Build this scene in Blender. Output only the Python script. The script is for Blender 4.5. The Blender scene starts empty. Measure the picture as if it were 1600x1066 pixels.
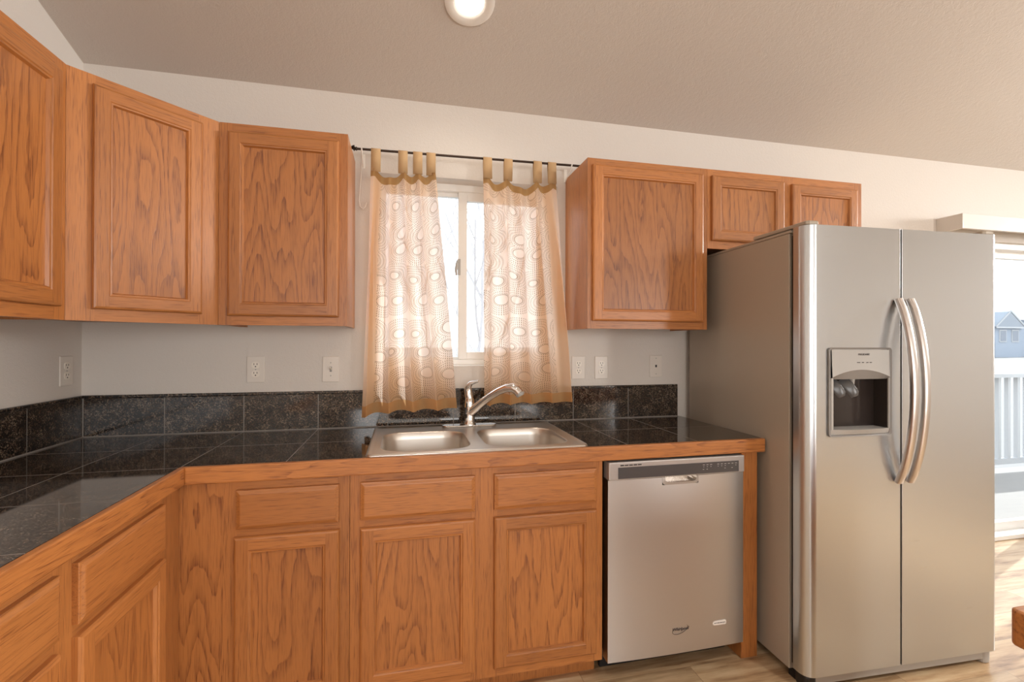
import bpy, bmesh, math, random
from mathutils import Vector, Matrix
random.seed(7)
SC = bpy.context.scene
COL = SC.collection
PI = math.pi

# ------------------------------------------------------------------ camera
F_PX, YAW, PITCH, ROLL = 736.92, math.radians(12.9585), math.radians(0.1884), math.radians(0.1489)
CAM = Vector((1.3045, -2.3137, 1.3121))
fw = Vector((math.sin(YAW), math.cos(YAW), 0)); ri = Vector((math.cos(YAW), -math.sin(YAW), 0)); up = Vector((0, 0, 1))
f2 = fw*math.cos(PITCH)+up*math.sin(PITCH); u2 = up*math.cos(PITCH)-fw*math.sin(PITCH)
r3 = ri*math.cos(ROLL)+u2*math.sin(ROLL); u3 = u2*math.cos(ROLL)-ri*math.sin(ROLL)
cd = bpy.data.cameras.new('camera'); cam = bpy.data.objects.new('camera', cd); COL.objects.link(cam)
cam.matrix_world = Matrix(((r3.x, u3.x, -f2.x, CAM.x), (r3.y, u3.y, -f2.y, CAM.y), (r3.z, u3.z, -f2.z, CAM.z), (0, 0, 0, 1)))
cd.sensor_fit = 'HORIZONTAL'; cd.sensor_width = 36; cd.lens = F_PX*36/1600
cd.clip_start = 0.05; cd.clip_end = 500
SC.camera = cam

# ------------------------------------------------------------------ view, world, sun, added fill lights
SC.view_settings.view_transform = 'Standard'; SC.view_settings.look = 'None'
SC.view_settings.exposure = 0.06; SC.view_settings.gamma = 1.0; SC.view_settings.use_curve_mapping = False
SC.cycles.use_denoising = True
SC.cycles.max_bounces = 10; SC.cycles.diffuse_bounces = 5; SC.cycles.glossy_bounces = 5
SC.cycles.transparent_max_bounces = 16; SC.cycles.transmission_bounces = 6
SC.cycles.sample_clamp_indirect = 6.0
W = bpy.data.worlds.new('sky'); SC.world = W; W.use_nodes = True
wn = W.node_tree.nodes; wl = W.node_tree.links
bg = wn['Background']
tc = wn.new('ShaderNodeTexCoord'); sx = wn.new('ShaderNodeSeparateXYZ'); rp = wn.new('ShaderNodeValToRGB')
wl.new(tc.outputs['Generated'], sx.inputs[0]); wl.new(sx.outputs['Z'], rp.inputs['Fac'])
rp.color_ramp.elements[0].position = 0.0; rp.color_ramp.elements[0].color = (0.95, 0.97, 1.0, 1)
rp.color_ramp.elements[1].position = 0.8; rp.color_ramp.elements[1].color = (0.76, 0.87, 1.0, 1)
wl.new(rp.outputs[0], bg.inputs['Color']); bg.inputs['Strength'].default_value = 2.5

def sun(strength, direction, col):
    l = bpy.data.lights.new('sun', 'SUN'); l.energy = strength; l.angle = math.radians(0.6); l.color = col
    o = bpy.data.objects.new('sun', l); COL.objects.link(o); o.location = (12, 8, 9)
    o.rotation_euler = Vector(direction).to_track_quat('-Z', 'Y').to_euler()
sun(5.0, (-0.80, -0.26, -0.60), (1.0, 0.99, 0.97))

def area(name, loc, direction, sx_, sy_, power, col, spread=None):
    l = bpy.data.lights.new(name, 'AREA'); l.shape = 'RECTANGLE'; l.size = sx_; l.size_y = sy_; l.energy = power; l.color = col
    if spread: l.spread = spread
    o = bpy.data.objects.new(name, l); COL.objects.link(o); o.location = loc
    o.rotation_euler = Vector(direction).to_track_quat('-Z', 'Y').to_euler()
    return o
# area lights added out of view to fill the room, at made-up openings
area('fill_light_far', (2.1, -6.12, 1.55), (0, 1, 0.03), 3.2, 1.5, 60, (1.0, 0.95, 0.89))
area('fill_light_far_narrow', (5.55, -6.12, 1.25), (0, 1, 0.03), 0.42, 1.9, 75, (1.0, 0.97, 0.93))
area('fill_light_side', (7.42, -1.28, 2.24), (-1, -0.2, -0.16), 1.6, 0.6, 78, (1.0, 0.97, 0.93), math.radians(105))

# ------------------------------------------------------------------ materials
def nmat(name):
    m = bpy.data.materials.new(name); m.use_nodes = True
    n = m.node_tree.nodes; l = m.node_tree.links
    return m, n, l, n['Principled BSDF']
def plain(name, col, rough=0.5, metal=0.0, coat=0.0, spec=0.5, bump=0.0, bscale=200):
    m, n, l, b = nmat(name)
    b.inputs['Base Color'].default_value = (*col, 1); b.inputs['Roughness'].default_value = rough
    b.inputs['Metallic'].default_value = metal; b.inputs['Coat Weight'].default_value = coat
    b.inputs['Specular IOR Level'].default_value = spec
    # gentle tone variation keeps the surface from being perfectly uniform
    t = n.new('ShaderNodeTexCoord'); ns = n.new('ShaderNodeTexNoise'); ns.inputs['Scale'].default_value = bscale if bump else 9
    ns.inputs['Detail'].default_value = 3
    l.new(t.outputs['Object'], ns.inputs['Vector'])
    if bump:
        bp = n.new('ShaderNodeBump'); bp.inputs['Strength'].default_value = bump; bp.inputs['Distance'].default_value = 0.002
        l.new(ns.outputs['Fac'], bp.inputs['Height']); l.new(bp.outputs[0], b.inputs['Normal'])
    else:
        mr = n.new('ShaderNodeMapRange'); mr.inputs['To Min'].default_value = max(0.02, rough-0.04); mr.inputs['To Max'].default_value = rough+0.04
        l.new(ns.outputs['Fac'], mr.inputs['Value']); l.new(mr.outputs[0], b.inputs['Roughness'])
    return m
def math_(n, l, op, a, b=None, c=None):
    k = n.new('ShaderNodeMath'); k.operation = op
    for i, v in enumerate((a, b, c)):
        if v is None: continue
        if isinstance(v, (int, float)): k.inputs[i].default_value = v
        else: l.new(v, k.inputs[i])
    return k.outputs[0]
def ramp(n, l, fac, stops):
    r = n.new('ShaderNodeValToRGB'); e = r.color_ramp.elements
    while len(e) < len(stops): e.new(0.5)
    for q, (p, c) in zip(e, stops): q.position = p; q.color = (*c, 1)
    l.new(fac, r.inputs['Fac']); return r.outputs[0]
def mixc(n, l, fac, a, b, mode='MIX'):
    k = n.new('ShaderNodeMix'); k.data_type = 'RGBA'; k.blend_type = mode
    for s, v in ((k.inputs[0], fac), (k.inputs[6], a), (k.inputs[7], b)):
        if isinstance(v, (int, float)): s.default_value = v
        elif isinstance(v, tuple): s.default_value = (*v, 1)
        else: l.new(v, s)
    return k.outputs[2]

def oak(name, along, scale, rings, contrast=1.0, light=(0.445, 0.172, 0.045), dark=(0.185, 0.055, 0.014)):
    """plain-sawn oak: thin contour lines of a stretched noise field make the cathedrals, short dark dashes are the pores"""
    m, n, l, b = nmat(name)
    def sc(across, alng): return tuple(alng if a == along else across for a in 'xyz')
    t = n.new('ShaderNodeTexCoord'); oi = n.new('ShaderNodeObjectInfo')
    off = n.new('ShaderNodeVectorMath'); off.operation = 'SCALE'; off.inputs[0].default_value = (13.7, 7.3, 5.1); l.new(oi.outputs['Random'], off.inputs['Scale'])
    add = n.new('ShaderNodeVectorMath'); add.operation = 'ADD'; l.new(t.outputs['Object'], add.inputs[0]); l.new(off.outputs[0], add.inputs[1])
    def noise(across, alng, detail, rough=0.5):
        mp = n.new('ShaderNodeMapping'); mp.inputs['Scale'].default_value = sc(across, alng); l.new(add.outputs[0], mp.inputs['Vector'])
        k = n.new('ShaderNodeTexNoise'); k.inputs['Scale'].default_value = 1.0; k.inputs['Detail'].default_value = detail; k.inputs['Roughness'].default_value = rough
        l.new(mp.outputs[0], k.inputs['Vector']); return k.outputs['Fac']
    n1 = noise(scale[0], scale[1], 1.6, 0.4); nm = noise(70, 16, 2)
    fld = math_(n, l, 'ADD', n1, math_(n, l, 'MULTIPLY', nm, 0.035))
    fr = math_(n, l, 'FRACT', math_(n, l, 'MULTIPLY', fld, rings))
    line = ramp(n, l, fr, [(0.0, (0, 0, 0)), (0.05, (1, 1, 1)), (0.14, (0.75, 0.75, 0.75)), (0.5, (0.08, 0.08, 0.08)), (1.0, (0, 0, 0))])
    pore = ramp(n, l, noise(330, 17, 1.0), [(0.50, (0, 0, 0)), (0.66, (1, 1, 1))])
    streak = noise(90, 1.6, 2)
    amt = math_(n, l, 'ADD', math_(n, l, 'MULTIPLY', line, 0.52*contrast), math_(n, l, 'MULTIPLY', pore, math_(n, l, 'MULTIPLY_ADD', line, 0.35, 0.30)))
    amt = math_(n, l, 'ADD', amt, math_(n, l, 'MULTIPLY', math_(n, l, 'SUBTRACT', streak, 0.5), 0.32))
    cl = n.new('ShaderNodeClamp'); l.new(amt, cl.inputs[0])
    c2 = mixc(n, l, cl.outputs[0], light, dark)
    tone = ramp(n, l, noise(2.2, 0.5, 2), [(0.3, (0.86, 0.82, 0.78)), (0.7, (1.10, 1.10, 1.10))])
    c3 = mixc(n, l, 1.0, c2, tone, 'MULTIPLY')
    hsv = n.new('ShaderNodeHueSaturation'); l.new(c3, hsv.inputs['Color'])
    l.new(math_(n, l, 'MULTIPLY_ADD', oi.outputs['Random'], 0.20, 0.90), hsv.inputs['Value'])
    l.new(hsv.outputs[0], b.inputs['Base Color'])
    b.inputs['Roughness'].default_value = 0.42; b.inputs['Coat Weight'].default_value = 0.35; b.inputs['Coat Roughness'].default_value = 0.3
    bp = n.new('ShaderNodeBump'); bp.inputs['Strength'].default_value = 0.25; bp.inputs['Distance'].default_value = 0.0012; bp.invert = True
    l.new(cl.outputs[0], bp.inputs['Height']); l.new(bp.outputs[0], b.inputs['Normal'])
    return m
OAKV = oak('oak_vertical_grain', 'z', (27, 0.9), 8, 0.28)
OAKH = oak('oak_horizontal_grain', 'x', (27, 1.3), 8, 0.32)
OAKP = oak('oak_veneer_panel', 'z', (8.5, 1.25), 13, 1.0)
OAKE = oak('oak_edge_board', 'x', (17, 1.6), 9, 0.8)
OAKEY = oak('oak_edge_board_depth', 'y', (17, 1.6), 9, 0.8)

def granite(name, pitch=None, ox=0.0, oy=0.0, axes='xy', rough=0.13, vs=200, ior=1.7):
    m, n, l, b = nmat(name)
    t = n.new('ShaderNodeTexCoord')
    v = n.new('ShaderNodeTexVoronoi'); v.inputs['Scale'].default_value = vs; l.new(t.outputs['Object'], v.inputs['Vector'])
    ns = n.new('ShaderNodeTexNoise'); ns.inputs['Scale'].default_value = 26; ns.inputs['Detail'].default_value = 4; l.new(t.outputs['Object'], ns.inputs['Vector'])
    sep = n.new('ShaderNodeSeparateColor'); l.new(v.outputs['Color'], sep.inputs[0])
    k = math_(n, l, 'ADD', math_(n, l, 'MULTIPLY', sep.outputs[0], 0.62), math_(n, l, 'MULTIPLY', ns.outputs['Fac'], 0.62))
    c = ramp(n, l, k, [(0.45, (0.006, 0.005, 0.005)), (0.66, (0.019, 0.013, 0.010)), (0.80, (0.085, 0.055, 0.035)), (0.96, (0.20, 0.155, 0.115))])
    rg = None
    if pitch:
        s = n.new('ShaderNodeSeparateXYZ'); l.new(t.outputs['Object'], s.inputs[0])
        ds = []
        for ax, o in zip(axes, (ox, oy)):
            q = math_(n, l, 'FRACT', math_(n, l, 'DIVIDE', math_(n, l, 'ADD', s.outputs['XYZ'.index(ax.upper())], 10*pitch+o), pitch))
            ds.append(math_(n, l, 'ABSOLUTE', math_(n, l, 'SUBTRACT', q, 0.5)))
        d = ds[0] if len(ds) == 1 else math_(n, l, 'MAXIMUM', ds[0], ds[1])
        g = math_(n, l, 'GREATER_THAN', d, 0.5-0.0016/pitch)
        c = mixc(n, l, g, c, (0.20, 0.18, 0.16))
        l.new(math_(n, l, 'MULTIPLY_ADD', g, 0.5, rough), b.inputs['Roughness'])
    else:
        b.inputs['Roughness'].default_value = rough
    l.new(c, b.inputs['Base Color'])
    b.inputs['IOR'].default_value = ior
    return m
GRAN_TOP = granite('granite_tile_counter', 0.3085, 0.0, 0.012, 'xy', 0.05, 330, 2.1)
GRAN_BX = granite('granite_tile_splash_x', 0.3085, 0.0, 0, 'x', 0.09, 290)
GRAN_BY = granite('granite_tile_splash_y', 0.3085, 0.0, 0, 'y', 0.09, 290)
GRAN = granite('granite_trim', None)

def wallmat(name, col, bump=0.25, scale=210):
    m, n, l, b = nmat(name)
    t = n.new('ShaderNodeTexCoord'); ns = n.new('ShaderNodeTexNoise'); ns.inputs['Scale'].default_value = scale; ns.inputs['Detail'].default_value = 2
    n2 = n.new('ShaderNodeTexNoise'); n2.inputs['Scale'].default_value = scale*0.35; n2.inputs['Detail'].default_value = 2
    l.new(t.outputs['Object'], ns.inputs['Vector']); l.new(t.outputs['Object'], n2.inputs['Vector'])
    h = math_(n, l, 'ADD', ns.outputs['Fac'], n2.outputs['Fac'])
    bp = n.new('ShaderNodeBump'); bp.inputs['Strength'].default_value = bump; bp.inputs['Distance'].default_value = 0.003
    l.new(h, bp.inputs['Height']); l.new(bp.outputs[0], b.inputs['Normal'])
    b.inputs['Base Color'].default_value = (*col, 1); b.inputs['Roughness'].default_value = 0.75; b.inputs['Specular IOR Level'].default_value = 0.25
    return m
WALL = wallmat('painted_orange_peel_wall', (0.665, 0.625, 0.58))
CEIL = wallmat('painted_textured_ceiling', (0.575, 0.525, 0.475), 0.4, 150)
TRIMW = plain('white_painted_trim', (0.78, 0.75, 0.70), 0.45)
VINYL = plain('white_vinyl_frame', (0.82, 0.82, 0.80), 0.35)
PLATE = plain('ivory_plastic_plate', (0.71, 0.66, 0.60), 0.35)
PLATEW = plain('pale_plastic_receptacle', (0.80, 0.75, 0.67), 0.3)
BLACKP = plain('black_plastic', (0.012, 0.011, 0.011), 0.4)
BLACKM = plain('black_void', (0.006, 0.005, 0.005), 0.6)
BRONZE = plain('dark_bronze_rod', (0.045, 0.027, 0.018), 0.4, 0.7)
WHITEM = plain('white_enamel_wire', (0.85, 0.83, 0.78), 0.35)
CHROME = plain('polished_chrome', (0.80, 0.78, 0.76), 0.08, 1.0)
GREYPL = plain('warm_grey_plastic', (0.40, 0.385, 0.36), 0.35)
GREYPD = plain('mid_grey_plastic', (0.24, 0.225, 0.21), 0.4)
SIDEP = plain('fridge_side_paint', (0.42, 0.365, 0.295), 0.38, 0.15, 0.0, 0.5, 0.12, 500)
PANELG = plain('dark_grey_gloss_panel', (0.10, 0.10, 0.105), 0.2, 0.2)
DWFRAME = plain('silver_grey_fascia', (0.52, 0.50, 0.49), 0.35, 0.5)
MARKS = plain('pale_print', (0.62, 0.62, 0.62), 0.5)
MARKD = plain('dark_print', (0.06, 0.05, 0.05), 0.5)
BADGE = plain('pale_badge', (0.85, 0.82, 0.78), 0.4)

def steel(name, col, rough, brush=(300, 300, 3), bump=0.05, aniso=0.0, arot=0.0):
    m, n, l, b = nmat(name)
    t = n.new('ShaderNodeTexCoord'); mp = n.new('ShaderNodeMapping'); mp.inputs['Scale'].default_value = brush
    l.new(t.outputs['Object'], mp.inputs['Vector'])
    ns = n.new('ShaderNodeTexNoise'); ns.inputs['Scale'].default_value = 1; ns.inputs['Detail'].default_value = 2; l.new(mp.outputs[0], ns.inputs['Vector'])
    mr = n.new('ShaderNodeMapRange'); mr.inputs['To Min'].default_value = rough-0.05; mr.inputs['To Max'].default_value = rough+0.05
    l.new(ns.outputs['Fac'], mr.inputs['Value']); l.new(mr.outputs[0], b.inputs['Roughness'])
    bp = n.new('ShaderNodeBump'); bp.inputs['Strength'].default_value = bump; bp.inputs['Distance'].default_value = 0.0005
    l.new(ns.outputs['Fac'], bp.inputs['Height']); l.new(bp.outputs[0], b.inputs['Normal'])
    b.inputs['Base Color'].default_value = (*col, 1); b.inputs['Metallic'].default_value = 1.0
    if aniso:
        tg = n.new('ShaderNodeTangent'); tg.direction_type = 'RADIAL'; tg.axis = 'Z'; l.new(tg.outputs[0], b.inputs['Tangent'])
        b.inputs['Anisotropic'].default_value = aniso; b.inputs['Anisotropic Rotation'].default_value = arot
    return m
STEEL = steel('brushed_steel_door', (0.59, 0.615, 0.635), 0.30, (3, 3, 300), 0.02, 0.65, 0.25)
STEELD = steel('brushed_steel_dishwasher', (0.68, 0.68, 0.675), 0.40, (3, 3, 300), 0.02, 0.85, 0.25)
STEELH = steel('brushed_steel_handle', (0.62, 0.58, 0.55), 0.3, (200, 200, 6))
STEELS = steel('satin_steel_sink', (0.70, 0.655, 0.60), 0.36, (4, 60, 60), 0.0)

def floormat():
    m, n, l, b = nmat('vinyl_oak_planks')
    t = n.new('ShaderNodeTexCoord')
    br = n.new('ShaderNodeTexBrick'); br.offset = 0.37; br.inputs['Scale'].default_value = 1.0
    br.inputs['Brick Width'].default_value = 1.22; br.inputs['Row Height'].default_value = 0.152; br.inputs['Mortar Size'].default_value = 0.0011
    br.inputs['Color1'].default_value = (0.0, 0, 0, 1); br.inputs['Color2'].default_value = (1, 1, 1, 1); br.inputs['Mortar'].default_value = (0.5, 0.5, 0.5, 1)
    l.new(t.outputs['Object'], br.inputs['Vector'])
    mp = n.new('ShaderNodeMapping'); mp.inputs['Scale'].default_value = (3.2, 26, 26); l.new(t.outputs['Object'], mp.inputs['Vector'])
    ad = n.new('ShaderNodeVectorMath'); ad.operation = 'MULTIPLY_ADD'; l.new(br.outputs['Color'], ad.inputs[0]); ad.inputs[1].default_value = (37, 19, 11); l.new(mp.outputs[0], ad.inputs[2])
    ns = n.new('ShaderNodeTexNoise'); ns.inputs['Scale'].default_value = 1; ns.inputs['Detail'].default_value = 5; ns.inputs['Roughness'].default_value = 0.6; l.new(ad.outputs[0], ns.inputs['Vector'])
    c = ramp(n, l, ns.outputs['Fac'], [(0.28, (0.17, 0.085, 0.035)), (0.44, (0.42, 0.275, 0.15)), (0.60, (0.56, 0.41, 0.245)), (0.8, (0.64, 0.50, 0.33))])
    c = mixc(n, l, 0.16, c, br.outputs['Color'], 'OVERLAY')
    c = mixc(n, l, math_(n, l, 'MULTIPLY', br.outputs['Fac'], 0.6), c, (0.12, 0.065, 0.03))
    l.new(c, b.inputs['Base Color']); b.inputs['Roughness'].default_value = 0.3; b.inputs['Specular IOR Level'].default_value = 0.5
    return m
FLOOR = floormat()

def glassmat():
    m, n, l, b = nmat('window_glass'); n.remove(b)
    tr = n.new('ShaderNodeBsdfTransparent'); tr.inputs[0].default_value = (0.97, 0.985, 0.985, 1)
    gl = n.new('ShaderNodeBsdfGlossy'); gl.inputs['Roughness'].default_value = 0.02
    fz = n.new('ShaderNodeLayerWeight'); fz.inputs['Blend'].default_value = 0.5
    ff = math_(n, l, 'MULTIPLY_ADD', math_(n, l, 'POWER', fz.outputs['Facing'], 5.0), 0.7, 0.03)
    mx = n.new('ShaderNodeMixShader'); l.new(ff, mx.inputs[0]); l.new(tr.outputs[0], mx.inputs[1]); l.new(gl.outputs[0], mx.inputs[2])
    l.new(mx.outputs[0], n['Material Output'].inputs['Surface']); return m
GLASS = glassmat()

def fabricmat(name, side):
    """sheer peach cotton; rings of small cut dashes except along the plain side border; hem and header are doubled cloth"""
    m, n, l, b = nmat(name); n.remove(b)
    uv = n.new('ShaderNodeUVMap'); uv.uv_map = 'UVMap'
    s = n.new('ShaderNodeSeparateXYZ'); l.new(uv.outputs[0], s.inputs[0])
    def rings(scale, seed):
        mp = n.new('ShaderNodeMapping'); mp.inputs['Location'].default_value = (seed, seed*0.7, 0); l.new(uv.outputs[0], mp.inputs['Vector'])
        v = n.new('ShaderNodeTexVoronoi'); v.voronoi_dimensions = '2D'; v.inputs['Scale'].default_value = scale; v.inputs['Randomness'].default_value = 0.52
        l.new(mp.outputs[0], v.inputs['Vector'])
        # vector from the ring centre, in metres
        dv = n.new('ShaderNodeVectorMath'); dv.operation = 'SUBTRACT'; l.new(mp.outputs[0], dv.inputs[0]); l.new(v.outputs['Position'], dv.inputs[1])
        q = n.new('ShaderNodeSeparateXYZ'); l.new(dv.outputs[0], q.inputs[0])
        r = math_(n, l, 'SQRT', math_(n, l, 'ADD', math_(n, l, 'MULTIPLY', q.outputs[0], q.outputs[0]), math_(n, l, 'MULTIPLY', q.outputs[1], q.outputs[1])))
        ang = math_(n, l, 'ARCTAN2', q.outputs[1], q.outputs[0])
        sepc = n.new('ShaderNodeSeparateColor'); l.new(v.outputs['Color'], sepc.inputs[0])
        r0 = math_(n, l, 'MULTIPLY_ADD', sepc.outputs[0], 0.013, 0.014)          # plain disc radius varies from ring to ring
        rr_ = math_(n, l, 'DIVIDE', math_(n, l, 'SUBTRACT', r, r0), 0.0108)
        rb = math_(n, l, 'FRACT', rr_)
        on = math_(n, l, 'LESS_THAN', math_(n, l, 'ABSOLUTE', math_(n, l, 'SUBTRACT', rb, 0.55)), 0.30)
        row = math_(n, l, 'FLOOR', rr_)
        cnt = math_(n, l, 'MULTIPLY_ADD', row, 8.0, 30.0)
        dash = math_(n, l, 'GREATER_THAN', math_(n, l, 'SINE', math_(n, l, 'MULTIPLY', ang, cnt)), 0.5)
        lo = math_(n, l, 'GREATER_THAN', rr_, 0.0); hi = math_(n, l, 'LESS_THAN', rr_, 5.0)
        k = math_(n, l, 'MULTIPLY', math_(n, l, 'MULTIPLY', on, dash), math_(n, l, 'MULTIPLY', lo, hi))
        ol = math_(n, l, 'LESS_THAN', math_(n, l, 'ABSOLUTE', rr_), 0.11)
        return math_(n, l, 'MAXIMUM', k, ol)
    k = rings(8.6, 0.31)
    if side < 0: msk = math_(n, l, 'GREATER_THAN', s.outputs[0], 0.07)
    else: msk = math_(n, l, 'LESS_THAN', s.outputs[0], 0.385)
    k = math_(n, l, 'MULTIPLY', k, msk)
    dbl = math_(n, l, 'MAXIMUM', math_(n, l, 'LESS_THAN', s.outputs[1], 0.05), math_(n, l, 'GREATER_THAN', s.outputs[1], 1.085))
    k = math_(n, l, 'MULTIPLY', k, math_(n, l, 'SUBTRACT', 1.0, dbl))
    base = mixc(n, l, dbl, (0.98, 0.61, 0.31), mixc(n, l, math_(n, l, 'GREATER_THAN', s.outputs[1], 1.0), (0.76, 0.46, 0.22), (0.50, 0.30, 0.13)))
    c = mixc(n, l, math_(n, l, 'MULTIPLY', k, 0.82), base, (0.26, 0.18, 0.13))
    df = n.new('ShaderNodeBsdfDiffuse'); l.new(c, df.inputs[0])
    tl = n.new('ShaderNodeBsdfTranslucent'); l.new(mixc(n, l, math_(n, l, 'MULTIPLY', math_(n, l, 'SUBTRACT', 1.0, math_(n, l, 'MAXIMUM', k, dbl)), 0.72), c, (0.96, 0.95, 0.93)), tl.inputs[0])
    tp = n.new('ShaderNodeBsdfTransparent'); tp.inputs[0].default_value = (1, 0.97, 0.93, 1)
    m1 = n.new('ShaderNodeMixShader'); m1.inputs[0].default_value = 0.62; l.new(df.outputs[0], m1.inputs[1]); l.new(tl.outputs[0], m1.inputs[2])
    m2 = n.new('ShaderNodeMixShader')
    f = math_(n, l, 'MULTIPLY', math_(n, l, 'SUBTRACT', 1.0, math_(n, l, 'MAXIMUM', dbl, math_(n, l, 'MULTIPLY', k, 0.85))), 0.17)
    l.new(f, m2.inputs[0]); l.new(m1.outputs[0], m2.inputs[1]); l.new(tp.outputs[0], m2.inputs[2])
    l.new(m2.outputs[0], n['Material Output'].inputs['Surface'])
    return m
FAB_L = fabricmat('sheer_curtain_cloth_plain_border_start', -1)
FAB_R = fabricmat('sheer_curtain_cloth_plain_border_end', 1)
TABM = plain('tan_curtain_tab', (0.50, 0.335, 0.18), 0.8, 0, 0, 0.2, 0.3, 600)

def emit(name, col, st):
    m, n, l, b = nmat(name); b.inputs['Base Color'].default_value = (*col, 1)
    b.inputs['Emission Color'].default_value = (*col, 1); b.inputs['Emission Strength'].default_value = st
    return m
BULB = emit('lit_lamp_lens', (1.0, 0.95, 0.86), 5.0)

# ------------------------------------------------------------------ mesh helpers
class MB:
    def __init__(s): s.v = []; s.f = []; s.m = []; s.sm = []
    def quad(s, pts, mi=0, smooth=False):
        i = len(s.v); s.v += [tuple(p) for p in pts]; s.f.append(tuple(range(i, i+len(pts)))); s.m.append(mi); s.sm.append(smooth)
    def box(s, x0, x1, y0, y1, z0, z1, mi=0):
        x0, x1 = min(x0, x1), max(x0, x1); y0, y1 = min(y0, y1), max(y0, y1); z0, z1 = min(z0, z1), max(z0, z1)
        i = len(s.v)
        s.v += [(x0, y0, z0), (x1, y0, z0), (x1, y1, z0), (x0, y1, z0), (x0, y0, z1), (x1, y0, z1), (x1, y1, z1), (x0, y1, z1)]
        for q in ((0, 3, 2, 1), (4, 5, 6, 7), (0, 1, 5, 4), (1, 2, 6, 5), (2, 3, 7, 6), (3, 0, 4, 7)):
            s.f.append(tuple(i+k for k in q)); s.m.append(mi); s.sm.append(False)
        return s
    def prism(s, poly, z0, z1, mi=0, smooth=False):
        """counter-clockwise polygon in xy, extruded in z"""
        i = len(s.v); k = len(poly)
        s.v += [(x, y, z0) for x, y in poly]+[(x, y, z1) for x, y in poly]
        s.f.append(tuple(i+j for j in reversed(range(k)))); s.m.append(mi); s.sm.append(False)
        s.f.append(tuple(i+k+j for j in range(k))); s.m.append(mi); s.sm.append(False)
        for j in range(k):
            s.f.append((i+j, i+(j+1) % k, i+k+(j+1) % k, i+k+j)); s.m.append(mi); s.sm.append(smooth)
        return s
    def tube(s, pts, rad, seg=12, mi=0, cap=True, flat=1.0, updir=None):
        pts = [Vector(p) for p in pts]; n = len(pts)
        if isinstance(rad, (int, float)): rad = [rad]*n
        ref = Vector(updir) if updir else Vector((0.123, 0.31, 0.94))
        base = len(s.v)
        for j in range(n):
            t = (pts[min(j+1, n-1)]-pts[max(j-1, 0)]).normalized()
            a = t.cross(ref)
            if a.length < 1e-4: a = t.cross(Vector((1, 0, 0)))
            a.normalize(); b = a.cross(t).normalized()
            if not updir: ref = b
            for q in range(seg):
                th = 2*PI*q/seg
                s.v.append(tuple(pts[j]+a*(math.cos(th)*rad[j])+b*(math.sin(th)*rad[j]*flat)))
        for j in range(n-1):
            for q in range(seg):
                s.f.append((base+j*seg+q, base+j*seg+(q+1) % seg, base+(j+1)*seg+(q+1) % seg, base+(j+1)*seg+q)); s.m.append(mi); s.sm.append(True)
        if cap:
            s.f.append(tuple(base+q for q in reversed(range(seg)))); s.m.append(mi); s.sm.append(False)
            s.f.append(tuple(base+(n-1)*seg+q for q in range(seg))); s.m.append(mi); s.sm.append(False)
        return s
    def lathe(s, prof, c=(0, 0, 0), seg=32, mi=0, mat=None):
        base = len(s.v); c = Vector(c)
        for r, z in prof:
            for q in range(seg):
                p = Vector((r*math.cos(2*PI*q/seg), r*math.sin(2*PI*q/seg), z))
                if mat: p = mat @ p
                s.v.append(tuple(p+c))
        for j in range(len(prof)-1):
            for q in range(seg):
                s.f.append((base+j*seg+q, base+j*seg+(q+1) % seg, base+(j+1)*seg+(q+1) % seg, base+(j+1)*seg+q)); s.m.append(mi); s.sm.append(True)
        return s
    def build(s, name, mats, parent=None, bevel=0, seg=2, merge=True, fix=True):
        if not isinstance(mats, (list, tuple)): mats = [mats]
        me = bpy.data.meshes.new(name); me.from_pydata(s.v, [], s.f)
        for m in mats: me.materials.append(m)
        for p, mi, sm in zip(me.polygons, s.m, s.sm): p.material_index = mi; p.use_smooth = sm
        bm = bmesh.new(); bm.from_mesh(me)
        if merge: bmesh.ops.remove_doubles(bm, verts=bm.verts, dist=1e-5)
        if fix: bmesh.ops.recalc_face_normals(bm, faces=bm.faces)
        bm.to_mesh(me); bm.free()
        if any(s.sm): me.set_sharp_from_angle(angle=math.radians(38))
        o = bpy.data.objects.new(name, me); COL.objects.link(o)
        if parent: o.parent = parent
        if bevel:
            md = o.modifiers.new('bevel', 'BEVEL'); md.width = bevel; md.segments = seg; md.limit_method = 'ANGLE'; md.angle_limit = math.radians(40)
            md.harden_normals = False
        return o
def tag(o, label, cat, group=None):
    o['label'] = label; o['category'] = cat
    if group: o['group'] = group
    return o
def thing(name, label, cat, loc=(0, 0, 0), rz=0.0, group=None):
    o = bpy.data.objects.new(name, None); COL.objects.link(o); o.empty_display_size = 0.05
    o.location = loc; o.rotation_euler = (0, 0, rz); return tag(o, label, cat, group)
def struct(o): o['kind'] = 'structure'; return o

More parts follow.
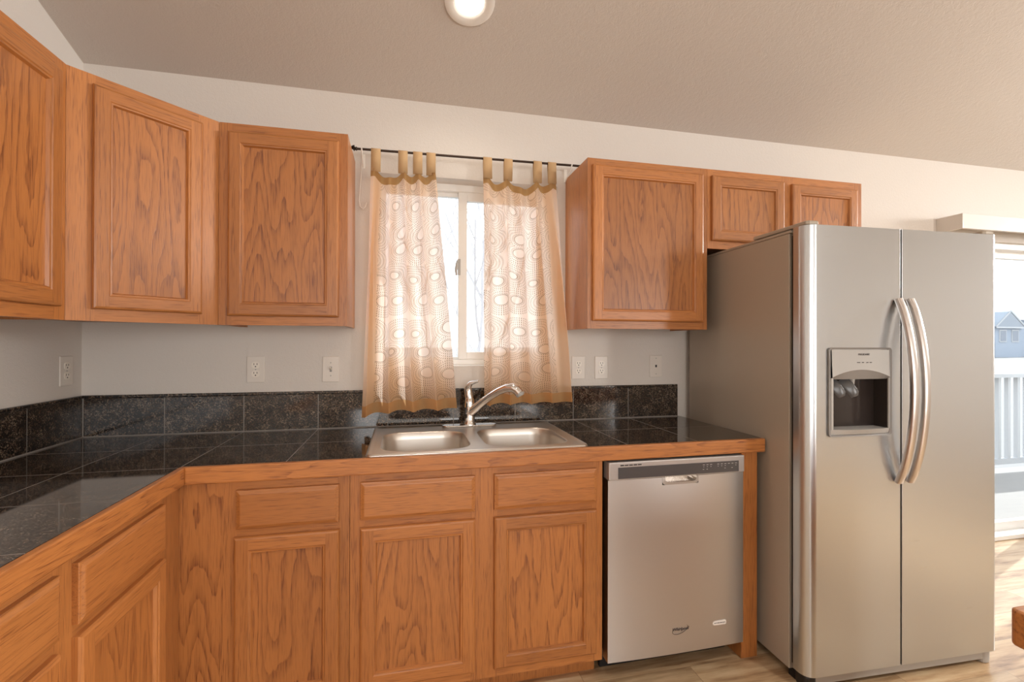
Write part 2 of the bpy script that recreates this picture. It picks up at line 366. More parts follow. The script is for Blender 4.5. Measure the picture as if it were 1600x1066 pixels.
# ------------------------------------------------------------------ room shell
CZ, SL = 2.473, 0.34           # ceiling height at the sink wall and its slope
RX, RY, RIDGE = 7.5, -6.2, -3.1
WX0, WX1, WZ0, WZ1 = 1.165, 2.075, 1.197, 2.115     # sink window opening
DX0, DX1, DZ1 = 4.86, 6.66, 1.985                   # patio door opening
struct(MB().box(-0.15, RX+0.15, RY-0.15, 0.16, -0.12, 0).build('floor', FLOOR))
b = MB(); T = 0.16
for x0, x1, z0, z1 in ((-0.15, WX0, 0, CZ+.12), (WX0, WX1, 0, WZ0), (WX0, WX1, WZ1, CZ+.12), (WX1, DX0, 0, CZ+.12), (DX0, DX1, DZ1, CZ+.12), (DX1, RX+.15, 0, CZ+.12)):
    b.box(x0, x1, 0, T, z0, z1)
struct(b.build('wall_back', WALL, merge=False))
zr = CZ-SL*RIDGE
def gable(x0, x1):
    m = MB(); pts = [(RY-.15, 0), (0.0, 0), (0.0, CZ+.02), (RIDGE, zr+.02), (RY-.15, CZ+.02)]
    i = len(m.v)
    m.v += [(x0, y, z) for y, z in pts]+[(x1, y, z) for y, z in pts]
    m.f += [tuple(range(5)), tuple(range(9, 4, -1))]+[(j, j+5, (j+1) % 5+5, (j+1) % 5) for j in range(5)]
    m.m += [0]*7; m.sm += [False]*7
    return m
struct(gable(-0.15, 0).build('wall_left', WALL))
# unseen side and far walls, with openings added for the fill lights
b = MB(); SW = (-2.1, -.46, 1.93, 2.55)
for y0, y1, z0, z1 in ((RY-.15, SW[0], 0, 2.7), (SW[0], SW[1], 0, SW[2]), (SW[0], SW[1], SW[3], 2.7), (SW[1], 0, 0, 2.7), (RY-.15, 0, 2.7, 3.6)):
    b.box(RX, RX+.15, y0, y1, z0, z1)
struct(b.build('wall_right', WALL, merge=False))
b = MB(); FW = (.5, 3.7, 0.8, 2.3); FD = (5.34, 5.76, .3, 2.2)
for x0, x1, z0, z1 in ((0, FW[0], 0, 2.5), (FW[0], FW[1], 0, FW[2]), (FW[0], FW[1], FW[3], 2.5), (FW[1], FD[0], 0, 2.5), (FD[0], FD[1], 0, FD[2]), (FD[0], FD[1], FD[3], 2.5), (FD[1], RX, 0, 2.5)):
    b.box(x0, x1, RY-.15, RY, z0, z1)
struct(b.build('wall_front', WALL, merge=False))
b = MB(); zf = zr+SL*(RY-RIDGE)
for (ya, za, yb, zb) in ((0.0, CZ, RIDGE, zr), (RIDGE, zr, RY-.15, zr-SL*(RIDGE-RY+.15))):
    i = len(b.v)
    b.v += [(-.15, ya, za), (RX+.15, ya, za), (RX+.15, yb, zb), (-.15, yb, zb), (-.15, ya, za+.15), (RX+.15, ya, za+.15), (RX+.15, yb, zb+.15), (-.15, yb, zb+.15)]
    for q in ((0, 3, 2, 1), (4, 5, 6, 7), (0, 1, 5, 4), (1, 2, 6, 5), (2, 3, 7, 6), (3, 0, 4, 7)):
        b.f.append(tuple(i+k for k in q)); b.m.append(0); b.sm.append(False)
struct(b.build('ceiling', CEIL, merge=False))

# sink window: outer vinyl frame, fixed light and sliding sash, glass, latch
w = bpy.data.objects.new('window_1', None); COL.objects.link(w); w.location = ((WX0+WX1)/2, 0.11, WZ0); struct(w)
def lb(b, x0, x1, y0, y1, z0, z1): b.box(x0-w.location.x, x1-w.location.x, y0-w.location.y, y1-w.location.y, z0-w.location.z, z1-w.location.z)
b = MB(); y0, y1 = 0.085, 0.155
lb(b, WX0, WX0+.035, y0, y1, WZ0, WZ1); lb(b, WX1-.035, WX1, y0, y1, WZ0, WZ1)
lb(b, WX0+.035, WX1-.035, y0, y1, WZ0, WZ0+.028); lb(b, WX0+.035, WX1-.035, y0, y1, WZ1-.035, WZ1)
b.build('frame', VINYL, w, 0.003)
MX = 1.592
b = MB()   # fixed light
lb(b, WX0+.035, WX0+.05, .115, .145, WZ0+.028, WZ1-.035); lb(b, MX-.012, MX+.02, .128, .15, WZ0+.028, WZ1-.035)
lb(b, WX0+.05, MX-.012, .115, .145, WZ0+.028, WZ0+.04); lb(b, WX0+.05, MX-.012, .115, .145, WZ1-.055, WZ1-.035)
b.build('fixed_sash', VINYL, w, 0.002)
b = MB()   # sliding sash
lb(b, MX-.016, MX+.028, .092, .124, WZ0+.028, WZ1-.035); lb(b, WX1-.075, WX1-.035, .092, .124, WZ0+.028, WZ1-.035)
lb(b, MX+.028, WX1-.075, .092, .124, WZ0+.028, WZ0+.066); lb(b, MX+.028, WX1-.075, .092, .124, WZ1-.078, WZ1-.035)
b.build('sliding_sash', VINYL, w, 0.003)
b = MB(); lb(b, WX0+.05, MX-.012, .130, .134, WZ0+.04, WZ1-.055); b.build('glass', GLASS, w)
b = MB(); lb(b, MX+.028, WX1-.075, .106, .110, WZ0+.066, WZ1-.078); b.build('glass', GLASS, w)
b = MB(); lx = MX-.030
b.tube([(lx+.014-w.location.x, -.018, .535), (lx+.006-w.location.x, -.030, .515), (lx-w.location.x, -.032, .48), (lx+.004-w.location.x, -.030, .455)], [.006, .008, .007, .004], 8)
b.box(MX-.020-w.location.x, MX-.006-w.location.x, -.026, -.018, .46, .54)
b.build('latch', GREYPL, w)

# patio door behind the refrigerator
d = bpy.data.objects.new('door_1', None); COL.objects.link(d); d.location = (DX0, 0.0, 0); struct(d)
DW_ = DX1-DX0
b = MB()
b.box(0, .045, .03, .15, 0, DZ1); b.box(DW_-.045, DW_, .03, .15, 0, DZ1); b.box(.045, DW_-.045, .03, .15, DZ1-.04, DZ1); b.box(.045, DW_-.045, .02, .155, 0, .03)
b.build('frame', VINYL, d, .004)
for x0, x1, ya in ((.045, .94, .10), (.86, DW_-.045, .055)):
    b = MB()
    b.box(x0, x0+.06, ya, ya+.04, .03, DZ1-.04); b.box(x1-.06, x1, ya, ya+.04, .03, DZ1-.04)
    b.box(x0+.06, x1-.06, ya, ya+.04, .03, .085); b.box(x0+.06, x1-.06, ya, ya+.04, DZ1-.085, DZ1-.04)
    s_ = b.build('sliding_panel', VINYL, d, .004)
    MB().box(x0+.06, x1-.06, ya+.017, ya+.022, .085, DZ1-.085).build('glass', GLASS, s_)
# valance over the patio door
VALM = plain('beige_painted_board', (0.62, 0.57, 0.52), 0.6)
t = thing('window_valance', 'pale box valance above the glass patio door, behind the refrigerator', 'valance', (4.6, 0, 2.012))
b = MB(); b.box(0, .018, -.145, 0, 0, .092); b.box(.018, 2.2, -.145, -.127, 0, .092); b.box(2.2, 2.218, -.145, 0, 0, .092); b.build('fascia', VALM, t, .002)
MB().box(.018, 2.2, -.127, 0, .078, .092).build('top_board', TRIMW, t)
MB().box(.03, 2.19, -.11, -.05, .05, .076).build('blind_track', VINYL, t)

# ------------------------------------------------------------------ cabinet pieces (local frame: x along the width, -y faces out, z up)
def panel_door(parent, x0, x1, z0, z1, y, name='door', fw_=0.056):
    """framed door with beaded inner edge; recessed veneer panel as a sub-part"""
    b = MB(); cx = (x0+x1)/2; cz = (z0+z1)/2
    rings = [(0, 0), (0, .012), (.0025, .0165), (.008, .019), (fw_-.012, .019), (fw_-.009, .0165), (fw_-.004, .0160), (fw_, .0075), (fw_, .004)]
    def rect(k):
        i, dd = rings[k]; return [(x0+i, y-dd, z0+i), (x1-i, y-dd, z0+i), (x1-i, y-dd, z1-i), (x0+i, y-dd, z1-i)]
    for k in range(len(rings)-1):
        if k == 3: continue
        a = rect(k); c = rect(k+1)
        for e in range(4):
            b.quad([a[e], a[(e+1) % 4], c[(e+1) % 4], c[e]], 1 if e in (0, 2) else 0)
    i, dd = rings[3]; j = rings[4][0]; yy = y-dd
    for xa, xb in ((x0+i, x0+j), (x1-j, x1-i)):      # stiles run full height, rails sit between them
        b.quad([(xa, yy, z0+i), (xb, yy, z0+i), (xb, yy, z0+j), (xb, yy, z1-j), (xb, yy, z1-i), (xa, yy, z1-i)], 0)
    b.quad([(x0+j, yy, z0+i), (x1-j, yy, z0+i), (x1-j, yy, z0+j), (x0+j, yy, z0+j)], 1)
    b.quad([(x0+j, yy, z1-j), (x1-j, yy, z1-j), (x1-j, yy, z1-i), (x0+j, yy, z1-i)], 1)
    a = rect(0); b.quad(a[::-1], 0)
    o = b.build(name, [OAKV, OAKH], parent)
    MB().box(x0+fw_-.001, x1-fw_+.001, y-.0072, y-.002, z0+fw_-.001, z1-fw_+.001).build('panel', OAKP, o)
    return o
def drawer_front(parent, x0, x1, z0, z1, y, name='drawer'):
    b = MB(); rings = [(0, 0), (0, .012), (.0015, .0140), (.004, .0145), (.012, .0183), (.0145, .019)]
    def rect(k):
        i, dd = rings[k]; return [(x0+i, y-dd, z0+i), (x1-i, y-dd, z0+i), (x1-i, y-dd, z1-i), (x0+i, y-dd, z1-i)]
    for k in range(len(rings)-1):
        a = rect(k); c = rect(k+1)
        for e in range(4): b.quad([a[e], a[(e+1) % 4], c[(e+1) % 4], c[e]])
    b.quad(rect(len(rings)-1)); b.quad(rect(0)[::-1])
    return b.build(name, OAKH, parent)
def face_frame(parent, stiles, rails, yf, z0, z1, th=.019):
    b = MB()
    for xa, xb in stiles:
        if xb-xa > .13: b.box(xa, xb-.04, yf, yf+th, z0, z1, 2); xa = xb-.04      # a wide stile shows plain-sawn figure
        b.box(xa, xb, yf, yf+th, z0, z1, 0)
    for xa, xb, za, zb in rails: b.box(xa, xb, yf, yf+th, za, zb, 1)
    return b.build('face_frame', [OAKV, OAKH, OAKP], parent, merge=False)
def base_carcass(parent, x0, x1, yb=-.015, yf=-.591, ztop=.872):
    b = MB(); t_ = .016
    b.box(x0, x0+t_, yb, yf, .088, ztop); b.box(x1-t_, x1, yb, yf, .088, ztop)
    b.box(x0+t_, x1-t_, yb-.006, yb, .088, ztop); b.box(x0+t_, x1-t_, yb-.006, yf, .088, .104)
    b.box(x0, x1, -.535, -.52, 0, .088); b.box(x0, x0+t_, yb, -.52, 0, .088); b.box(x1-t_, x1, yb, -.52, 0, .088)
    return b.build('carcass', OAKV, parent, merge=False)
BT = 'base cabinets under the tiled counter'
ZD0, ZD1, ZR0, ZR1 = .121, .677, .701, .831      # door and drawer heights
FY = -.610
# corner base cabinet on the sink wall
c = thing('base_cabinet', 'oak base cabinet in the counter corner, one drawer over one door', 'cabinet', (.61, 0, 0), 0, BT)
base_carcass(c, .006, .514)
face_frame(c, [(.0, .166), (.478, .5165)], [(.166, .478, .822, .872), (.166, .478, .668, .71), (.166, .478, .086, .13)], FY, .086, .872)
drawer_front(c, .167, .483, ZR0, ZR1-.001, FY); panel_door(c, .161, .485, ZD0, ZD1, FY)
# sink base
c = thing('base_cabinet', 'wide oak base cabinet under the steel sink, two false drawers over two doors', 'cabinet', (1.127, 0, 0), 0, BT)
base_carcass(c, .001, .929)
face_frame(c, [(.001, .05), (.418, .516), (.888, .930)], [(.05, .418, .822, .872), (.516, .888, .822, .872), (.05, .418, .668, .71), (.516, .888, .668, .71), (.05, .418, .086, .13), (.516, .888, .086, .13)], FY, .086, .872)
for xa, xb in ((.035, .432), (.502, .902)):
    drawer_front(c, xa, xb, ZR0, ZR1, FY, 'drawer'); panel_door(c, xa, xb, ZD0, ZD1-.003, FY)
# run along the left wall
YS = -1.72
c = thing('base_cabinet', 'oak base cabinet along the left wall, two drawers over two doors, nearest the camera', 'cabinet', (0, YS, 0), PI/2, BT)
Lw = -.6105-YS
base_carcass(c, .001, Lw-.002)
face_frame(c, [(.001, .16), (.55, .612), (.989, Lw)], [(.16, .55, .822, .872), (.612, .989, .822, .872), (.16, .55, .668, .71), (.612, .989, .668, .71), (.16, .55, .086, .13), (.612, .989, .086, .13)], FY, .086, .872)
for xa, xb in ((.172, .553), (.610, .990)):
    drawer_front(c, xa, xb, ZR0, ZR1+.003, FY); panel_door(c, xa, xb, ZD0, ZD1-.003, FY)
# end panel beside the dishwasher
t = tag(MB().box(-.0385, .0385, -.6125, -.02, 0, .8735).build('end_panel', OAKV, None, .001), 'tall narrow oak end panel between the dishwasher and the refrigerator', 'panel')
t.location = (2.7155, 0, 0)

UP = 'oak wall cabinets'
UZ0, UZ1, UD = 1.377, 2.156, -.301
def upper(name, label, loc, rz, wdt, z0, doors, stiles, rails):
    c = thing(name, label, 'cabinet', (loc[0], loc[1], z0), rz, UP)
    h = UZ1-z0
    b = MB(); t_ = .014
    b.box(0, t_, 0, UD+.019, 0, h); b.box(wdt-t_, wdt, 0, UD+.019, 0, h); b.box(t_, wdt-t_, 0, UD+.019, h-t_, h)
    b.box(t_, wdt-t_, 0, UD+.019, .016, .016+t_); b.box(t_, wdt-t_, -.006, 0, .03, h-t_)
    b.build('carcass', OAKV, c, merge=False)
    face_frame(c, stiles, [(xa, xb, za-z0, zb-z0) for xa, xb, za, zb in rails], UD, 0, h)
    for xa, xb, za, zb in doors: panel_door(c, xa, xb, za-z0, zb-z0, UD)
    return c
upper('wall_cabinet', 'single-door oak wall cabinet between the diagonal corner cabinet and the curtained window', (.613, 0), 0, .469, UZ0,
      [(.034, .437, 1.412, 2.121)], [(0, .045), (.425, .469)], [(.045, .425, UZ0, 1.425), (.045, .425, 2.10, UZ1)])
upper('wall_cabinet', 'large single-door oak wall cabinet between the window and the refrigerator', (2.119, 0), 0, .616, UZ0,
      [(.021, .588, 1.412, 2.124)], [(0, .04), (.578, .616)], [(.04, .578, UZ0, 1.425), (.04, .578, 2.10, UZ1)])
ZS = 1.771
upper('wall_cabinet', 'short two-door oak wall cabinet above the refrigerator', (2.7365, 0), 0, .923, ZS,
      [(.018, .43, 1.808, 2.123), (.477, .883, 1.808, 2.117)], [(0, .03), (.42, .49), (.872, .923)],
      [(.03, .42, ZS, 1.82), (.49, .872, ZS, 1.82), (.03, .42, 2.10, UZ1), (.49, .872, 2.10, UZ1)])
upper('wall_cabinet', 'oak wall cabinet on the left wall, nearest the camera, cut by the photo edge', (0, -1.42), PI/2, .807, UZ0,
      [(.03, .39, 1.416, 2.117), (.405, .769, 1.416, 2.117)], [(0, .04), (.38, .42), (.76, .807)],
      [(.04, .38, UZ0, 1.425), (.42, .76, UZ0, 1.425), (.04, .38, 2.10, UZ1), (.42, .76, 2.10, UZ1)])
# diagonal corner cabinet
c = thing('wall_cabinet', 'diagonal oak wall cabinet set across the room corner, single door', 'cabinet', (.301, -.612, UZ0), PI/4, UP)
h = UZ1-UZ0; s2 = math.sqrt(.5)
def dl(x, y): dx, dy = x-.301, y+.612; return (dx*s2+dy*s2, -dx*s2+dy*s2)
e = .014
poly = [dl(.301-e, -.612+.001), dl(.612-.001, -.301+e), dl(.612-.001, -.001), dl(.001, -.001), dl(.001, -.612+.001)]
b = MB(); b.prism(poly, .016, .03); b.prism(poly, h-.014, h)
for i in range(1, 5):
    p, q = Vector((*poly[i], 0)), Vector((*poly[(i+1) % 5], 0)); n_ = Vector((-(q-p).y, (q-p).x, 0)).normalized()*.012
    b.prism([(p.x, p.y), (q.x, q.y), (q.x+n_.x, q.y+n_.y), (p.x+n_.x, p.y+n_.y)], .0 if i in (1, 4) else .03, h-.014)
b.build('carcass', OAKV, c, merge=False)
FWD = .4398
face_frame(c, [(0.0, .07), (.37, FWD)], [(.07, .37, 0, .048), (.07, .37, 2.10-UZ0, h)], 0, 0, h, .012)
panel_door(c, .061, .378, 1.4155-UZ0, 2.124-UZ0, 0, 'door', .053)

# ------------------------------------------------------------------ worktop with its oak edge
SX0, SX1, SY0, SY1 = 1.186, 1.992, -.592, -.075       # sink cut-out
t = thing('countertop', 'L-shaped black granite tile countertop with an oak front edge', 'countertop', (0, 0, .875))
b = MB(); ZT = .039; E_ = .6136
b.box(.002, E_, -1.72, -E_, 0, ZT); b.box(.002, SX0, -E_, -.002, 0, ZT); b.box(SX1, 2.776, -E_, -.002, 0, ZT)
b.box(SX0, SX1, -E_, SY0, 0, ZT); b.box(SX0, SX1, SY1, -.002, 0, ZT)
b.build('tile_surface', GRAN_TOP, t, merge=False)
# edge boards are mitred at the inner corner
O_ = .6336; zb_, zt_ = .8587-.875, .0395
b = MB(); b.prism([(E_, -E_), (O_, -O_), (2.777, -O_), (2.777, -E_)], zb_, zt_)
b.build('edge_board', OAKE, t, .004, 3)
b = MB(); b.prism([(E_, -E_), (E_, -1.72), (O_, -1.72), (O_, -O_)], zb_, zt_)
b.build('edge_board', OAKEY, t, .004, 3)
# backsplash tiles
t = thing('backsplash', 'low black granite tile backsplash along both walls behind the counter', 'backsplash', (0, 0, .9142))
MB().box(.0115, 2.761, -.0115, -.001, 0, .160).build('tile_row', GRAN_BX, t, .001)
MB().box(.001, .0115, -1.72, -.012, 0, .160).build('tile_row', GRAN_BY, t, .001)
GROUT = plain('grey_grout', (0.27, 0.245, 0.22), 0.8)
MB().box(.0118, 2.761, -.0155, -.0117, .0002, .0042).build('grout_line', GROUT, t)
MB().box(.0117, .0155, -1.72, -.0158, .0002, .0042).build('grout_line', GROUT, t)
MB().box(.0117, .0150, -.0150, -.0118, .0044, .160).build('grout_line', GROUT, t)
b = MB(); b.box(.0125, 2.761, -.0125, -.001, .1605, .1735); b.build('cap_strip', GRAN, t, .003)
b = MB(); b.box(.001, .0125, -1.72, -.001, .1605, .1735); b.build('cap_strip', GRAN, t, .003)

# ------------------------------------------------------------------ sink
def rrect(cx, cy, hx, hy, r, n=7):
    out = []
    for qx, qy, a0 in ((1, 1, 0), (-1, 1, 90), (-1, -1, 180), (1, -1, 270)):
        for k in range(n):
            a = math.radians(a0+90*k/(n-1)); out.append((cx+qx*(hx-r)+r*math.cos(a), cy+qy*(hy-r)+r*math.sin(a)))
    return out
t = thing('kitchen_sink', 'drop-in stainless steel double bowl sink set in the black tile counter', 'sink', (1.589, -.335, .9145))
RIMX, RIMY = .413, .279
bw = [(-.198, -.043, .172, .185), (.198, -.043, .172, .185)]
bm = bmesh.new()
def ring(pts, z): return [bm.verts.new((x, y, z)) for x, y in pts]
def strip(a, c):
    k = len(a)
    for i in range(k):
        f = bm.faces.new((a[i], a[(i+1) % k], c[(i+1) % k], c[i])); f.smooth = True
def edges_of(r): return [bm.edges.get((r[i], r[(i+1) % len(r)])) or bm.edges.new((r[i], r[(i+1) % len(r)])) for i in range(len(r))]
o0 = ring(rrect(0, 0, RIMX, RIMY, .022), .0); o1 = ring(rrect(0, 0, RIMX-.003, RIMY-.003, .020), .006); o2 = ring(rrect(0, 0, RIMX-.010, RIMY-.010, .016), .0075)
o3 = ring(rrect(0, 0, RIMX-.020, RIMY-.020, .012), .0035)
strip(o0, o1); strip(o1, o2); strip(o2, o3)
holes = []
for cx, cy, hx, hy in bw:
    holes.append(ring(rrect(cx, cy, hx, hy, .085), .0035))
es = edges_of(o3)
for hh in holes: es += edges_of(hh)
bmesh.ops.triangle_fill(bm, edges=es, use_beauty=True)
me = bpy.data.meshes.new('rim'); bmesh.ops.recalc_face_normals(bm, faces=bm.faces); bm.to_mesh(me); bm.free(); me.materials.append(STEELS)
o = bpy.data.objects.new('rim', me); COL.objects.link(o); o.parent = t
for cx, cy, hx, hy in bw:
    bm = bmesh.new(); prev = None
    for ins, z in ((0, .0035), (.003, .002), (.007, -.004), (.010, -.03), (.016, -.12), (.024, -.150), (.045, -.165), (.09, -.170)):
        r_ = max(.03, .085-ins*.5); cur = ring(rrect(cx, cy, hx-ins, hy-ins, min(r_, hy-ins-.001)), z)
        if prev: strip(prev, cur)
        prev = cur
    f = bm.faces.new(prev); bmesh.ops.recalc_face_normals(bm, faces=bm.faces)
    me = bpy.data.meshes.new('bowl'); bm.to_mesh(me); bm.free(); me.materials.append(STEELS)
    o = bpy.data.objects.new('bowl', me); COL.objects.link(o); o.parent = t
    md = o.modifiers.new('thickness', 'SOLIDIFY'); md.thickness = .0012; md.offset = 1 if me.polygons[-1].normal.z < 0 else -1
    MB().lathe([(.0, .001), (.022, .001), (.028, .003), (.042, .004), (.044, .0)], (cx, cy, -.1698), 24).build('drain', CHROME, o)
# faucet
t = thing('kitchen_faucet', 'chrome single-lever pull-out faucet behind the double sink', 'faucet', (1.609, -.098, .9184))
b = MB(); b.prism(rrect(0, 0, .128, .027, .026, 8), 0.0006, .007); b.build('deck_plate', CHROME, t, .003)
b = MB(); b.lathe([(.0, .007), (.031, .007), (.030, .014), (.026, .022), (.025, .06), (.0255, .085), (.024, .11), (.022, .128), (.014, .14), (.0, .142)], (0, 0, 0), 28); b.build('body', CHROME, t)
sp = [(.0, -.002, .060), (.022, -.022, .083), (.050, -.048, .113), (.085, -.078, .146), (.120, -.104, .172), (.150, -.124, .187), (.176, -.141, .190), (.194, -.152, .181), (.204, -.158, .166)]
b = MB(); b.tube(sp, [.021, .021, .019, .0175, .0175, .019, .021, .022, .0215], 20); b.build('spout', CHROME, t)
b = MB(); b.tube([sp[-1], (.2075, -.1605, .158), (.2095, -.1615, .154)], [.0205, .0195, .016], 20); b.build('spray_head', GREYPL, t)
b = MB(); b.tube([(0, 0, .125), (-.005, .002, .150), (-.008, .002, .172), (-.005, -.002, .190), (.006, -.010, .203), (.022, -.020, .208), (.038, -.028, .212)],
                 [.0215, .021, .019, .0165, .0125, .009, .006], 16, 0, True, .8, (0, .3, 1)); b.build('lever', CHROME, t)

# ------------------------------------------------------------------ outlets, switch, jack
PG = 'ivory wall plates'
def plate(name, label, cat, loc, rz, kind, group=PG):
    t = thing(name, label, cat, loc, rz, group)
    b = MB(); b.box(-.0365, .0365, -.0055, 0, -.059, .059); b.build('plate', PLATE, t, .003, 3)
    if kind == 'duplex':
        for dz in (.0195, -.0195):
            bb = MB(); pts = rrect(0, dz, .0165, .0145, .012, 5)
            i = len(bb.v); k = len(pts)
            bb.v += [(x, -.0055, z) for x, z in pts]+[(x, -.0075, z) for x, z in pts]
            bb.f += [tuple(i+k+j for j in range(k))]+[(i+j, i+(j+1) % k, i+k+(j+1) % k, i+k+j) for j in range(k)]
            bb.m += [0]*(k+1); bb.sm += [False]*(k+1)
            r_ = bb.build('receptacle', PLATEW, t)
            sb = MB(); sb.box(-.0075, -.0052, -.0082, -.0075, dz+.0005, dz+.0085); sb.box(.0052, .0075, -.0082, -.0075, dz+.0005, dz+.0085)
            sb.tube([(0, -.0074, dz-.0065), (0, -.0082, dz-.0065)], .0028, 10); sb.build('slot', BLACKP, r_, merge=False)
        MB().tube([(0, -.0055, 0), (0, -.0068, 0)], .003, 10).build('screw', GREYPL, t)
    elif kind == 'toggle':
        MB().box(-.005, .005, -.0062, -.0055, -.012, .012).build('toggle_slot', GREYPD, t)
        b = MB(); b.tube([(0, -.005, .0), (0, -.019, .008)], [.0045, .0038], 8); b.build('toggle', PLATEW, t)
        for dz in (.03, -.03): MB().tube([(0, -.0055, dz), (0, -.0066, dz)], .003, 10).build('screw', GREYPL, t)
    elif kind == 'jack':
        MB().box(-.005, .005, -.0066, -.0055, -.006, .007).build('jack_port', BLACKP, t)
        for dz in (.042, -.042): MB().tube([(0, -.0055, dz), (0, -.0066, dz)], .003, 10).build('screw', GREYPL, t)
    return t
plate('wall_outlet', 'ivory duplex outlet on the left wall close to the corner', 'outlet', (0.0005, -.0985, 1.195), PI/2, 'duplex')
plate('wall_outlet', 'ivory duplex outlet below the wall cabinet beside the diagonal corner cabinet', 'outlet', (.662, -.0005, 1.189), 0, 'duplex')
plate('light_switch', 'ivory toggle switch between the corner outlet and the curtain with scalloped hem', 'switch', (.978, -.0005, 1.187), 0, 'toggle')
plate('wall_outlet', 'ivory duplex outlet half hidden by the curtain next to the large wall cabinet', 'outlet', (2.19, -.0005, 1.183), 0, 'duplex')
plate('wall_outlet', 'ivory duplex outlet in full view under the large wall cabinet', 'outlet', (2.318, -.0005, 1.182), 0, 'duplex')
plate('phone_jack', 'ivory phone jack plate with one dark port, next to the refrigerator', 'jack', (2.634, -.0005, 1.187), 0, 'jack')

# ------------------------------------------------------------------ curtain rod, hook, curtains
RZ = lambda x: 2.183+(x-1.076)*.0131
RYc = -.09
t = thing('curtain_rod', 'thin dark bronze curtain rod above the sink window', 'curtain rod', (1.085, RYc, 2.183))
def rl(x, y, z): return (x-1.085, y-RYc, z-2.183)
b = MB(); b.tube([rl(1.10, RYc, RZ(1.10)), rl(2.18, RYc, RZ(2.18))], .0055, 12); b.build('rod', BRONZE, t)
for sx_, x in ((-1, 1.10), (1, 2.18)):
    b = MB(); z = RZ(x)
    b.tube([rl(x, RYc, z), rl(x+sx_*.006, RYc, z), rl(x+sx_*.009, RYc, z), rl(x+sx_*.014, RYc, z), rl(x+sx_*.018, RYc, z), rl(x+sx_*.022, RYc, z+.006), rl(x+sx_*.026, RYc, z+.009)],
           [.0056, .010, .006, .012, .005, .013, .004], 12); b.build('finial', BRONZE, t)
for x in (1.118, 2.118):
    b = MB(); z = RZ(x)
    b.box(*[q for pr_ in zip(rl(x-.008, -.004, z-.055), rl(x+.008, -.0, z+.01)) for q in pr_])
    b.tube([rl(x, -.003, z-.05), rl(x, -.05, z-.03), rl(x, RYc, z-.008), rl(x, RYc-.010, z+.002)], [.0035, .0035, .004, .003], 8)
    b.build('bracket', WHITEM, t)
t = tag(MB().tube([(0, 0, .215), (0, -.012, .20), (-.006, -.02, .10), (-.010, -.02, .04), (-.006, -.022, .012), (.006, -.026, 0), (.018, -.03, .010), (.024, -.032, .030)],
        [.0022]*8, 8).build('wire_hook', WHITEM), 'small white wire hook on the wall under the rod end by the oak cabinet', 'hook')
t.location = (1.112, -.003, 1.93)

def curtain(label, xl, xr, zt, zb, mat, folds, tabs, seed, Wf=.46):
    """xl/xr: (top, bottom) edges; tabs: centre positions along the top as fractions"""
    rnd = random.Random(seed); NU, NV = 120, 90
    ph = [rnd.uniform(0, 6.28) for _ in range(4)]
    root = MB(); uvs = []
    def P(u, v):                      # v = 0 top, 1 bottom
        k = v**.9
        x = (xl[0]*(1-k)+xl[1]*k)*(1-u)+(xr[0]*(1-k)+xr[1]*k)*u
        A = (.014+.020*min(1, v*2.2))*(1-.2*v)
        ww = folds*2*PI*u+.5*math.sin(2.2*v+ph[0])+.35*math.sin(5*u+3*v+ph[1])
        y = RYc+.002-A*math.sin(ww)-.006*math.sin(2*ww+ph[2])*v
        x += .010*math.cos(ww)*min(1, v*3)
        sag = 0
        for a, c_ in zip(tabs[:-1], tabs[1:]):
            if a < u < c_: sag = max(sag, .30*(c_-a)*(1-((2*u-a-c_)/(c_-a))**2)**1.0*(xr[0]-xl[0]))
        zt_ = zt(u)-sag
        zb_ = zb(u)+.0035*math.sin(ww*.9+ph[3])
        z = zt_*(1-v)+zb_*v
        return (x, y, z)
    for j in range(NV+1):
        for i in range(NU+1):
            root.v.append(P(i/NU, j/NV)); uvs.append((i/NU*Wf, (1-j/NV)*1.12))
    for j in range(NV):
        for i in range(NU):
            a = j*(NU+1)+i; root.f.append((a, a+1, a+NU+2, a+NU+1)); root.m.append(0); root.sm.append(True)
    t = thing('curtain', label, 'curtain', (0, 0, 0), 0, 'tab-top curtains at the sink window')
    o = root.build('cloth', mat, t, merge=False, fix=False)
    ul = o.data.uv_layers.new(name='UVMap')
    for lp in o.data.loops: ul.data[lp.index].uv = uvs[lp.vertex_index]
    for c_ in tabs:
        x = xl[0]*(1-c_)+xr[0]*c_; hw = .021; z0 = zt(c_)-.012; zr_ = RZ(x); b = MB()
        yc = P(c_, 0)[1]
        prof = [(yc-.003, z0), (RYc-.008, zr_-.02), (RYc-.0075, zr_)]+[(RYc-.0075*math.cos(a), zr_+.0075*math.sin(a)) for a in (.6, 1.2, 1.57, 1.9, 2.5)]+[(RYc+.0075, zr_), (RYc+.008, zr_-.02), (yc+.004, z0)]
        for (ya, za), (yb_, zb2) in zip(prof[:-1], prof[1:]):
            b.quad([(x-hw, ya, za), (x+hw, ya, za), (x+hw, yb_, zb2), (x-hw, yb_, zb2)], 0, True)
        q = b.build('tab', TABM, t, fix=False)
        md = q.modifiers.new('thickness', 'SOLIDIFY'); md.thickness = .0012; md.offset = 0
    return t
curtain('peach sheer tab-top curtain with ring pattern, hanging beside the single-door oak cabinet, hem slanting', (1.158, 1.112), (1.447, 1.542), lambda u: 2.097+.004*u,
        lambda u: .974+.0*u+(.016 if u > .3 else .016*u/.3)+.010*u, FAB_L, 4.2, (.075, .49, .72, .93), 3)
curtain('peach sheer tab-top curtain with ring pattern, hanging beside the large oak cabinet, hem level', (1.673, 1.676), (2.041, 2.137), lambda u: 2.106,
        lambda u: 1.014+.003*u, FAB_R, 4.6, (.055, .33, .73, .93), 11)

